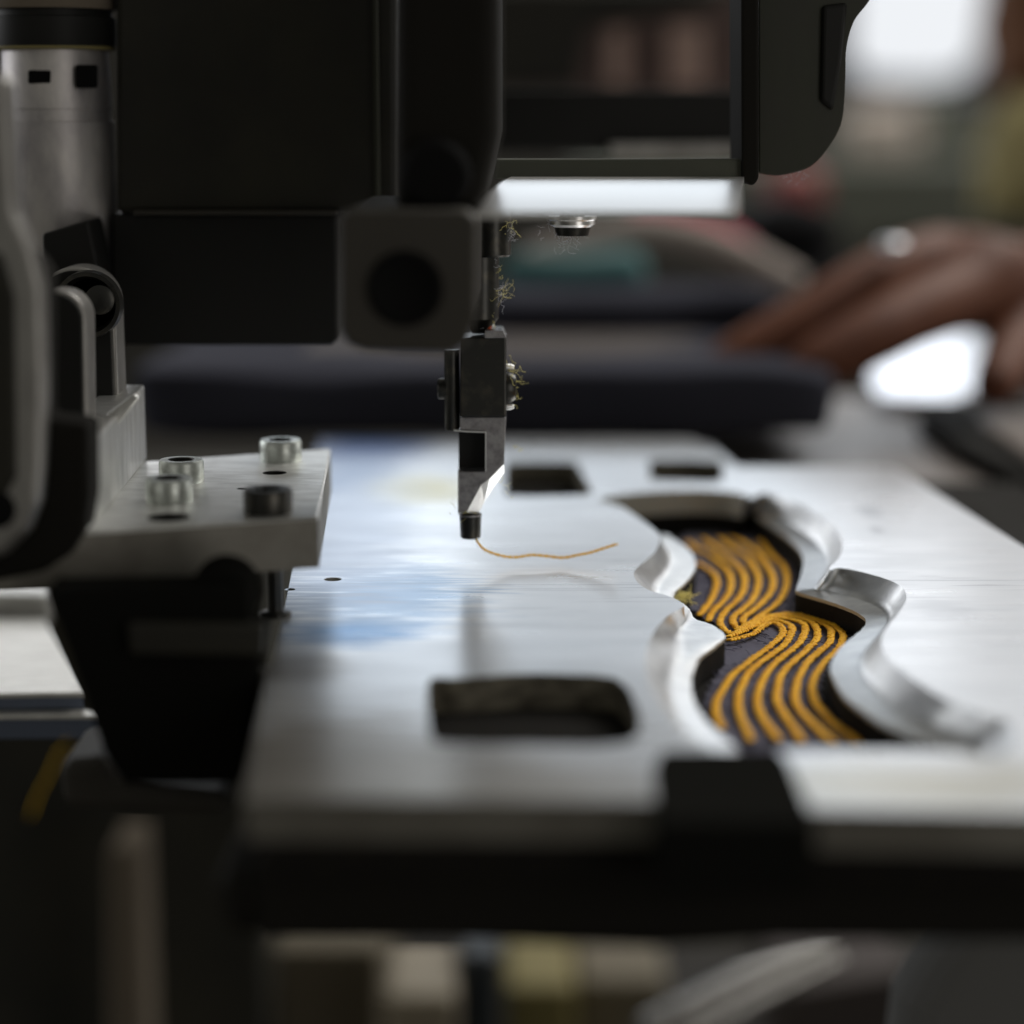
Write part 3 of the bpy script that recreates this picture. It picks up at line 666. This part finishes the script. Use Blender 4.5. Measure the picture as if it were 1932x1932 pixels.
c = D(*cF(432, 100), 403); lathe('red_tip', (c.x, 403, c.z - .6), [(.55, 0), (.6, 1.0), (.3, 1.3)], M['red'], ft)
c = D(*cF(455, 95), 403); lathe('white_tip', (c.x + .1, 403.6, c.z - .6), [(.5, 0), (.5, 1.1), (.2, 1.5)], M['facet'], ft)
# shank: L shape with square recess, pieces butt around it
prismY('shank', Fp([(200, 822), (572, 822), (556, 1205), (440, 1322), (372, 1372), (258, 1588), (190, 1592), (188, 1262), (408, 1262), (408, 938), (200, 920)]), 399, 406, M['foot'], ft, .12)
prismY('recess_back', Fp([(190, 930), (408, 930), (408, 1270), (190, 1270)]), 403.5, 405.8, M['black'], ft, 0)
prismY('recess_edge', Fp([(404, 944), (414, 944), (414, 1262), (404, 1262)]), 398.6, 403, M['facet'], ft, 0)
prismY('recess_lip', Fp([(150, 922), (250, 930), (410, 938), (410, 948), (250, 942), (150, 934)]), 398.5, 402, M['facet'], ft, 0)
prismY('left_edge', Fp([(182, 1250), (192, 1250), (192, 1596), (182, 1596)]), 398.7, 404, M['facet'], ft, 0)
# slanted bright facet: leans back so that it looks up at the window
fl = Fp([(556, 1200), (440, 1318), (372, 1368), (256, 1586), (190, 1588)]); fr_ = Fp([(558, 1270), (460, 1400), (400, 1500), (345, 1612), (190, 1618)])
V = [D(x, y, 398.9) for x, y in fl] + [D(x, y, 401.0) for x, y in fr_] + [Vector((v.x, 406, v.z)) for v in [D(x, y, 401.0) for x, y in fr_]]
nn = 5; Fs = [[i, i + 1, nn + i + 1, nn + i] for i in range(4)] + [[nn + i, nn + i + 1, 2 * nn + i + 1, 2 * nn + i] for i in range(4)]
mk('slanted_edge', V, Fs, M['facet'], ft, 0)
c = D(*cF(285, 1700), 401.5)
z1, z0 = D(*cF(285, 1612), 400).z, D(*cF(285, 1808), 400).z
lathe('tip', (c.x, 401.5, 0), [(1.75, z0), (1.95, z0 + .25), (2.12, z1 - .5), (2.12, z1 + .1)], M['blacksteel'], ft, n=32)
lathe('tip_ring', (c.x, 401.5, 0), [(2.16, z1 - .35), (2.2, z1 - .2), (2.16, z1 - .05)], M['foot'], ft, n=32)

# orange thread lying off the foot, touching the plate near its middle
tp = [(898, 1017, 400.5, None), (905, 1028, 400.6, None), (918, 1039, 401, None), (948, 1049, 402, None), (975, 1051, 403, None), (1003, 1047, 404, None), (1030, 1049, 404, None), (1062, 1052, 403.6, None), (1090, 1047, 403.6, None), (1115, 1042, 404, None), (1140, 1034, 404, None), (1162, 1027, 404, None)]
pts = catmull([tuple(D(x, y, Y)) for x, y, Y, _ in tp], 10)
geos = []
for ph in (0, math.pi):
    q = []
    for i, p in enumerate(pts):
        t = i * .75 + ph; q.append(Vector(p) + Vector((0, .10 * math.cos(t), .10 * math.sin(t))))
    geos.append(tube_geo(q, .185, 6))
for k in range(9):
    e = Vector(pts[-1]); q = [e, e + Vector((rs.uniform(.1, .5), rs.uniform(-.3, .3), rs.uniform(-.25, .3)))]
    geos.append(tube_geo(q, .06, 4))
v, f = join(geos); tag(mk('orange_thread', v, f, M['thread'], None, 0, True), 'sharp orange thread trailing right from the tip of the presser foot', 'thread')

# lint
def lint(name, spots, m, label, r=.038):
    geos = []
    for (px, py, Y, cnt, spread, L, bias) in spots:
        for _ in range(max(2, int(cnt * .6))):
            p = D(px - 14 * (bias > 0) + rs.gauss(0, spread * (.3 if bias > 0 else 1)), py + rs.gauss(0, spread * .8), Y + rs.uniform(-1, 2)); d = Vector((bias + rs.gauss(0, .6), rs.gauss(0, .5), rs.gauss(0, .7))).normalized()
            q = [p]
            for s in range(rs.randint(4, 9)):
                d = (d + Vector((rs.gauss(0, .65), rs.gauss(0, .5), rs.gauss(0, .65)))).normalized(); q.append(q[-1] + d * L * rs.uniform(.15, .3))
            geos.append(tube_geo(catmull([tuple(z) for z in q], 3), r * rs.uniform(.6, 1.3), 4))
    v, f = join(geos); return tag(mk(name, v, f, m, None, 0, True), label, 'lint', kind='stuff')
lint('yellow_lint', [(968, 420, 402, 14, 6, 2.2, .7), (985, 428, 402, 6, 6, 2, .5), (948, 520, 402, 12, 10, 1.2, .3), (965, 553, 402, 18, 6, 2.6, .9), (975, 690, 401, 10, 7, 2.2, .7), (985, 712, 401, 14, 9, 2.0, .5),
      (982, 742, 401, 10, 8, 1.6, .3), (975, 768, 401, 6, 5, 1.5, .3), (945, 615, 402, 8, 8, 1.4, .3), (960, 900, 400, 5, 8, 1.2, .3), (955, 925, 400, 5, 10, 1.2, 0), (860, 965, 400, 6, 7, 1.4, -.5), (980, 845, 401, 2, 6, 1.6, 0), (885, 975, 399, 8, 7, 1.2, 0)], M['lint'],
     'yellow lint fibres clinging to the right side of the needle bar and foot')
lint('grey_lint', [(975, 440, 402, 30, 9, 1.5, .2), (1060, 445, 402, 60, 18, 1.6, 0), (1110, 428, 402, 26, 13, 1.5, .3), (945, 500, 402, 26, 12, 1.0, .2), (960, 548, 402, 26, 8, 2.0, .7), (930, 628, 401, 34, 8, 1.0, 0), (958, 640, 401, 12, 6, .9, .2), (1500, 327, 412, 40, 11, .8, 0)], M['lintgrey'],
     'grey lint fuzz under the ledge and along the dark machine edges', 0.026)
# fuzz inside the cut-out corner
geos = []
for _ in range(60):
    p = G(*cA(150 + rs.gauss(0, 45), 690 + rs.gauss(0, 22)), -6.0); q = [p]; d = Vector((rs.gauss(0, 1), rs.gauss(0, 1), rs.gauss(0, .4))).normalized()
    for s in range(6):
        d = (d + Vector((rs.gauss(0, .6), rs.gauss(0, .6), rs.gauss(0, .3)))).normalized(); q.append(q[-1] + d * .45)
    geos.append(tube_geo(q, .06, 4))
v, f = join(geos); tag(mk('corner_lint', v, f, M['lint'], None, 0, True), 'olive lint tuft in the left notch of the wavy cut-out', 'lint', kind='stuff')

# ------------------------------------------------------------------ behind the machine: cloths and worktop
def softbox(name, px0, px1, py0, py1, Y0, Y1, m, label, cat, r=6, wob=2.5, seed=1, parent=None):
    """folded cloth: a soft slab with rounded edges and uneven surface"""
    a, b = D(px0, py1, Y0), D(px1, py0, Y0); x0, x1, z0, z1 = a.x, b.x, a.z, b.z
    n1, n2, n3 = 28, 14, 8
    bm = bmesh.new(); bmesh.ops.create_cube(bm, size=2)
    bmesh.ops.subdivide_edges(bm, edges=bm.edges[:], cuts=11, use_grid_fill=True)
    hx, hy, hz = (x1 - x0) / 2, (Y1 - Y0) / 2, (z1 - z0) / 2; c = Vector(((x0 + x1) / 2, (Y0 + Y1) / 2, (z0 + z1) / 2))
    r = min(r, hz * .95, hx * .95)
    V = []
    for v in bm.verts:
        p = Vector((v.co.x * hx, v.co.y * hy, v.co.z * hz))
        q = Vector([max(-h + r, min(h - r, t)) for h, t in zip((hx, hy, hz), p)])
        d = p - q
        if d.length > 1e-6: p = q + d.normalized() * r
        nz = mn.noise_vector(Vector((p.x * .03 + seed, p.y * .03, p.z * .06))) * wob
        V.append(c + p + nz)
    Fs = [[v.index for v in f.verts] for f in bm.faces]; bm.free()
    o = mk(name, V, Fs, m, parent, 0, True)
    sm = o.modifiers.new('soft', 'SUBSURF'); sm.levels = sm.render_levels = 1
    if label: tag(o, label, cat)
    return o
softbox('folded_cloth', 240, 1585, 696, 835, 600, 740, M['cloth_navy'], 'thick dark navy cloth folded just behind the plate', 'cloth', wob=3.2, r=6, seed=1)
softbox('worktop_rail', 560, 1400, 664, 700, 640, 700, M['taupedark'], 'grey brown rail between the two navy cloths', 'rail', r=3, wob=.3, seed=2)
softbox('folded_cloth', 900, 1500, 556, 640, 705, 760, M['cloth_navy'], 'thinner dark navy cloth fold, behind the grey brown rail', 'cloth', r=7, seed=3)
softbox('black_cloth', 560, 1480, 636, 672, 700, 712, M['cloth_black'], 'black cloth edge under the thinner navy fold', 'cloth', r=2, seed=4)
softbox('teal_cloth', 950, 1230, 486, 560, 765, 800, M['teal'], 'dark teal cloth in the pile behind the needle bar', 'cloth', r=8, seed=5)
v = [D(1000, 500, 800), D(1090, 468, 800), D(1200, 440, 800), D(1300, 452, 800), D(1400, 490, 800), D(1500, 545, 800)]
tag(tube('cream_cloth', catmull([tuple(p) for p in v], 6), 7.5, M['cream'], n=14), 'cream cloth roll arching over the teal cloth', 'cloth')
v = [D(1190, 424, 830), D(1270, 428, 830), D(1350, 455, 830), D(1400, 490, 830)]
tag(tube('crimson_cloth', catmull([tuple(p) for p in v], 6), 8.5, M['rose'], n=14), 'crimson cloth roll behind the cream one', 'cloth')
c = D(1500, 355, 1300)
lathe('red_cap', (c.x, 1300, c.z - 16), [(8, 0), (16, 5), (18, 14), (16, 24), (8, 30)], M['redball'])
tag(bpy.data.objects['red_cap'], 'round blurred red cap below the end of the machine head', 'cap')
softbox('dark_machine', 1380, 1600, 385, 640, 960, 1040, M['cloth_black'], 'dark mass of another machine behind the hand', 'machine', r=18, wob=6, seed=6)
softbox('grey_bundle', 1560, 1860, 185, 430, 2500, 2600, M['greengrey'], 'grey green bundle under the bright window', 'bundle', r=30, wob=14, seed=7)
softbox('mushroom_cloth', 1590, 1740, 200, 300, 2440, 2480, M['mushroom'], 'grey brown cloth just below the bright window', 'cloth', r=18, wob=8, seed=8)
softbox('olive_cloth', 1868, 2080, 170, 440, 1300, 1360, M['olive'], 'olive yellow cloth at the right edge', 'cloth', r=24, wob=8, seed=9)
softbox('brown_cloth', 1888, 2100, -260, 180, 1310, 1400, M['brown'], 'brown hanging cloth at the top right edge', 'cloth', r=24, wob=8, seed=10)
softbox('dark_shelf', 1100, 2100, 300, 470, 2300, 2500, M['greengrey'], 'dark low shelf far behind the machine head', 'shelf', r=10, wob=2, seed=12)

# tray seen through the hand, worktop things
tr = prismZ('steel_tray', [G(1655, 742, -9), G(1690, 748, -9), G(1800, 748, -9), G(1838, 735, -9), G(1848, 700, -9), G(1850, 600, -9), G(1690, 600, -9), G(1640, 715, -9)], -9, -13.5, M['steeltray'], None, .8)
tag(tr, 'polished steel tray shining white between the thumb and fingers', 'tray')
tag(prismZ('black_strip', [G(1728, 775, -8), G(1760, 752, -8), G(1930, 752, -8), G(2200, 900, -8), G(2200, 1040, -8), G(1950, 905, -8), G(1800, 830, -8)], -8, -13.8, M['soot'], None, 2.0), 'black strip slanting across the taupe tabletop at the right', 'strip')
tag(prismZ('taupe_board', [G(1835, 785, -5), G(1870, 772, -5), G(2200, 800, -5), G(2200, 930, -5), G(1960, 870, -5)], -5, -7.9, M['taupe'], None, 1.0), 'small grey brown board on the black strip', 'board')

# window far behind
wd = thing('window', (575, 3140, 110), 'brightly daylit window pane at the top right', 'window')
wa, wb = D(1596, 166, 3100), D(1872, 166, 3100)
def pbox(n_, x0, x1, y0, y1, z0, z1, m, par): return boxw(n_, x0, x1, y0, y1, z0, z1, m, par, 0)
prismY('pane', [(1600, -1000), (1600, 90), (1612, 132), (1650, 146), (1700, 150), (1790, 150), (1830, 130), (1862, 70), (1872, 0), (1872, -1000)], 3110, 3116, M['pane'], wd, 0)
pbox('frame_sill', wa.x - 14, wb.x + 14, 3090, 3120, wa.z - 14, wa.z - .5, M['frame'], wd)
pbox('frame_side', wa.x - 14, wa.x - .5, 3090, 3120, wa.z, 1150, M['frame'], wd)
pbox('frame_side', wb.x + .5, wb.x + 14, 3090, 3120, wa.z, 1150, M['olive'], wd)

# ------------------------------------------------------------------ hand
def skinned(name, chains, m, parent=None):
    """chains: list of [(Vector, radius)...]; chain k>0 starts at vertex (chain, index) reference"""
    verts, rad, edges = [], [], []
    idx = {}
    for ci, (start, pts) in enumerate(chains):
        prev = idx[start] if start is not None else None
        for k, (p, r) in enumerate(pts):
            verts.append(Vector(p)); rad.append(r); i = len(verts) - 1; idx[(ci, k)] = i
            if prev is not None: edges.append((prev, i))
            prev = i
    me = bpy.data.meshes.new(name); me.from_pydata([v * S for v in verts], edges, [])
    o = bpy.data.objects.new(name, me); COL.objects.link(o)
    sk = o.modifiers.new('skin', 'SKIN'); sk.use_smooth_shade = True
    for i, l in enumerate(me.skin_vertices[0].data):
        l.radius = (rad[i] * S, rad[i] * S); l.use_root = (i == 0)
    sb = o.modifiers.new('sub', 'SUBSURF'); sb.levels = sb.render_levels = 2
    me.materials.append(m)
    if parent: o.parent = parent
    return o
H = lambda x, y, Y: D(x - 10, y + 8, Y)
# palm root at right, wrist out of frame
chains = [
 (None, [(H(1880, 540, 690), 17), (H(1980, 520, 700), 19), (H(2120, 500, 720), 20), (H(2300, 490, 740), 22), (H(2500, 480, 760), 25)]),
 ((0, 0), [(H(1800, 478, 690), 12.0), (H(1710, 500, 672), 11.2), (H(1615, 550, 658), 10.2), (H(1500, 615, 648), 9.0), (H(1400, 668, 642), 8.0), (H(1345, 694, 640), 6.0)]),
 ((0, 0), [(H(1820, 550, 668), 12), (H(1740, 580, 650), 11), (H(1650, 628, 635), 10.2), (H(1560, 676, 628), 9.2), (H(1495, 708, 624), 7.0)]),
 ((0, 0), [(H(1850, 575, 705), 9), (H(1790, 585, 715), 8.5), (H(1720, 600, 722), 8), (H(1660, 622, 728), 7)]),
 ((0, 0), [(H(1860, 500, 720), 8), (H(1800, 500, 735), 7.5), (H(1740, 520, 745), 7), (H(1690, 545, 750), 6)]),
 ((0, 1), [(H(1945, 610, 680), 10), (H(1915, 660, 660), 9), (H(1890, 712, 645), 8), (H(1880, 740, 638), 6.5)]),
]
person = skinned('person', chains, M['skin'])
tag(person, 'blurred brown hand reaching in from the right edge with fingers on the dark cloth', 'person')
c = D(1684, 466, 655)
rg = lathe('finger_ring', (c.x, 655, c.z - 2), [(4.0, 0), (4.6, 1.2), (4.4, 3.4), (3.0, 4.2)], M['ring']); rg.parent = person; rg.rotation_euler = (0, math.radians(0), 0)

# ------------------------------------------------------------------ low things under the bed, far below
tag(prismY('beige_post', [(203, 1600), (258, 1600), (282, 2300), (205, 2300)], 660, 690, M['beige'], None, 2), 'blurred beige post standing at the lower left', 'post')
tag(prismY('khaki_crate', [(480, 1785), (720, 1785), (720, 2300), (480, 2300)], 760, 900, M['khaki'], None, 3), 'khaki crate at the bottom, left of the cream box', 'crate')
tag(prismY('cream_box', [(725, 1880), (860, 1880), (860, 2300), (725, 2300)], 700, 755, M['creampaint'], None, 3), 'small cream box at the bottom between khaki crate and dark post', 'box')
tag(prismY('dark_post', [(868, 1800), (945, 1800), (945, 2300), (868, 2300)], 720, 790, M['slate'], None, 3), 'blue black post right of the cream box', 'post')
tag(prismY('yellow_box', [(952, 1862), (1085, 1862), (1085, 2300), (952, 2300)], 740, 840, M['yellow'], None, 3), 'dull yellow box at the bottom beside the blue black post', 'box')
tag(prismY('khaki_carton', [(1090, 1850), (1260, 1850), (1260, 2300), (1090, 2300)], 770, 880, M['khaki'], None, 3), 'brown khaki carton right of the yellow box', 'carton')
tag(prismY('brown_carton', [(1480, 1868), (1720, 1830), (1720, 2300), (1480, 2300)], 800, 920, M['taupedark'], None, 3), 'dark brown carton at the bottom under the steel bars', 'carton')
sb_ = thing('steel_bars', D(1400, 1860, 640), 'slanting grey steel bars at the bottom centre right', 'bars')
for dx, dy, r in ((0, 0, 3.2), (22, 22, 2.4), (44, 44, 2.0)):
    tube('bar', [D(1210 + dx, 1935 + dy, 600), D(1560 + dx * .5, 1765 + dy, 680)], r, M['dullalu'], sb_)
tag(prismY('grey_cabinet', [(1930, 1585), (2300, 1500), (2300, 2400), (1640, 2400), (1700, 1900), (1800, 1740)], 430, 450, M['greypanel'], None, 8, seg=4), 'grey cabinet fading in at the lower right corner', 'cabinet')

# dark box added to darken the lower left
tag(boxw('added_dark_box', -330, -90, 740, 900, -340, -60, M['cabinet'], None, 6), 'dark box added to darken the lower left behind the beige post', 'cabinet')
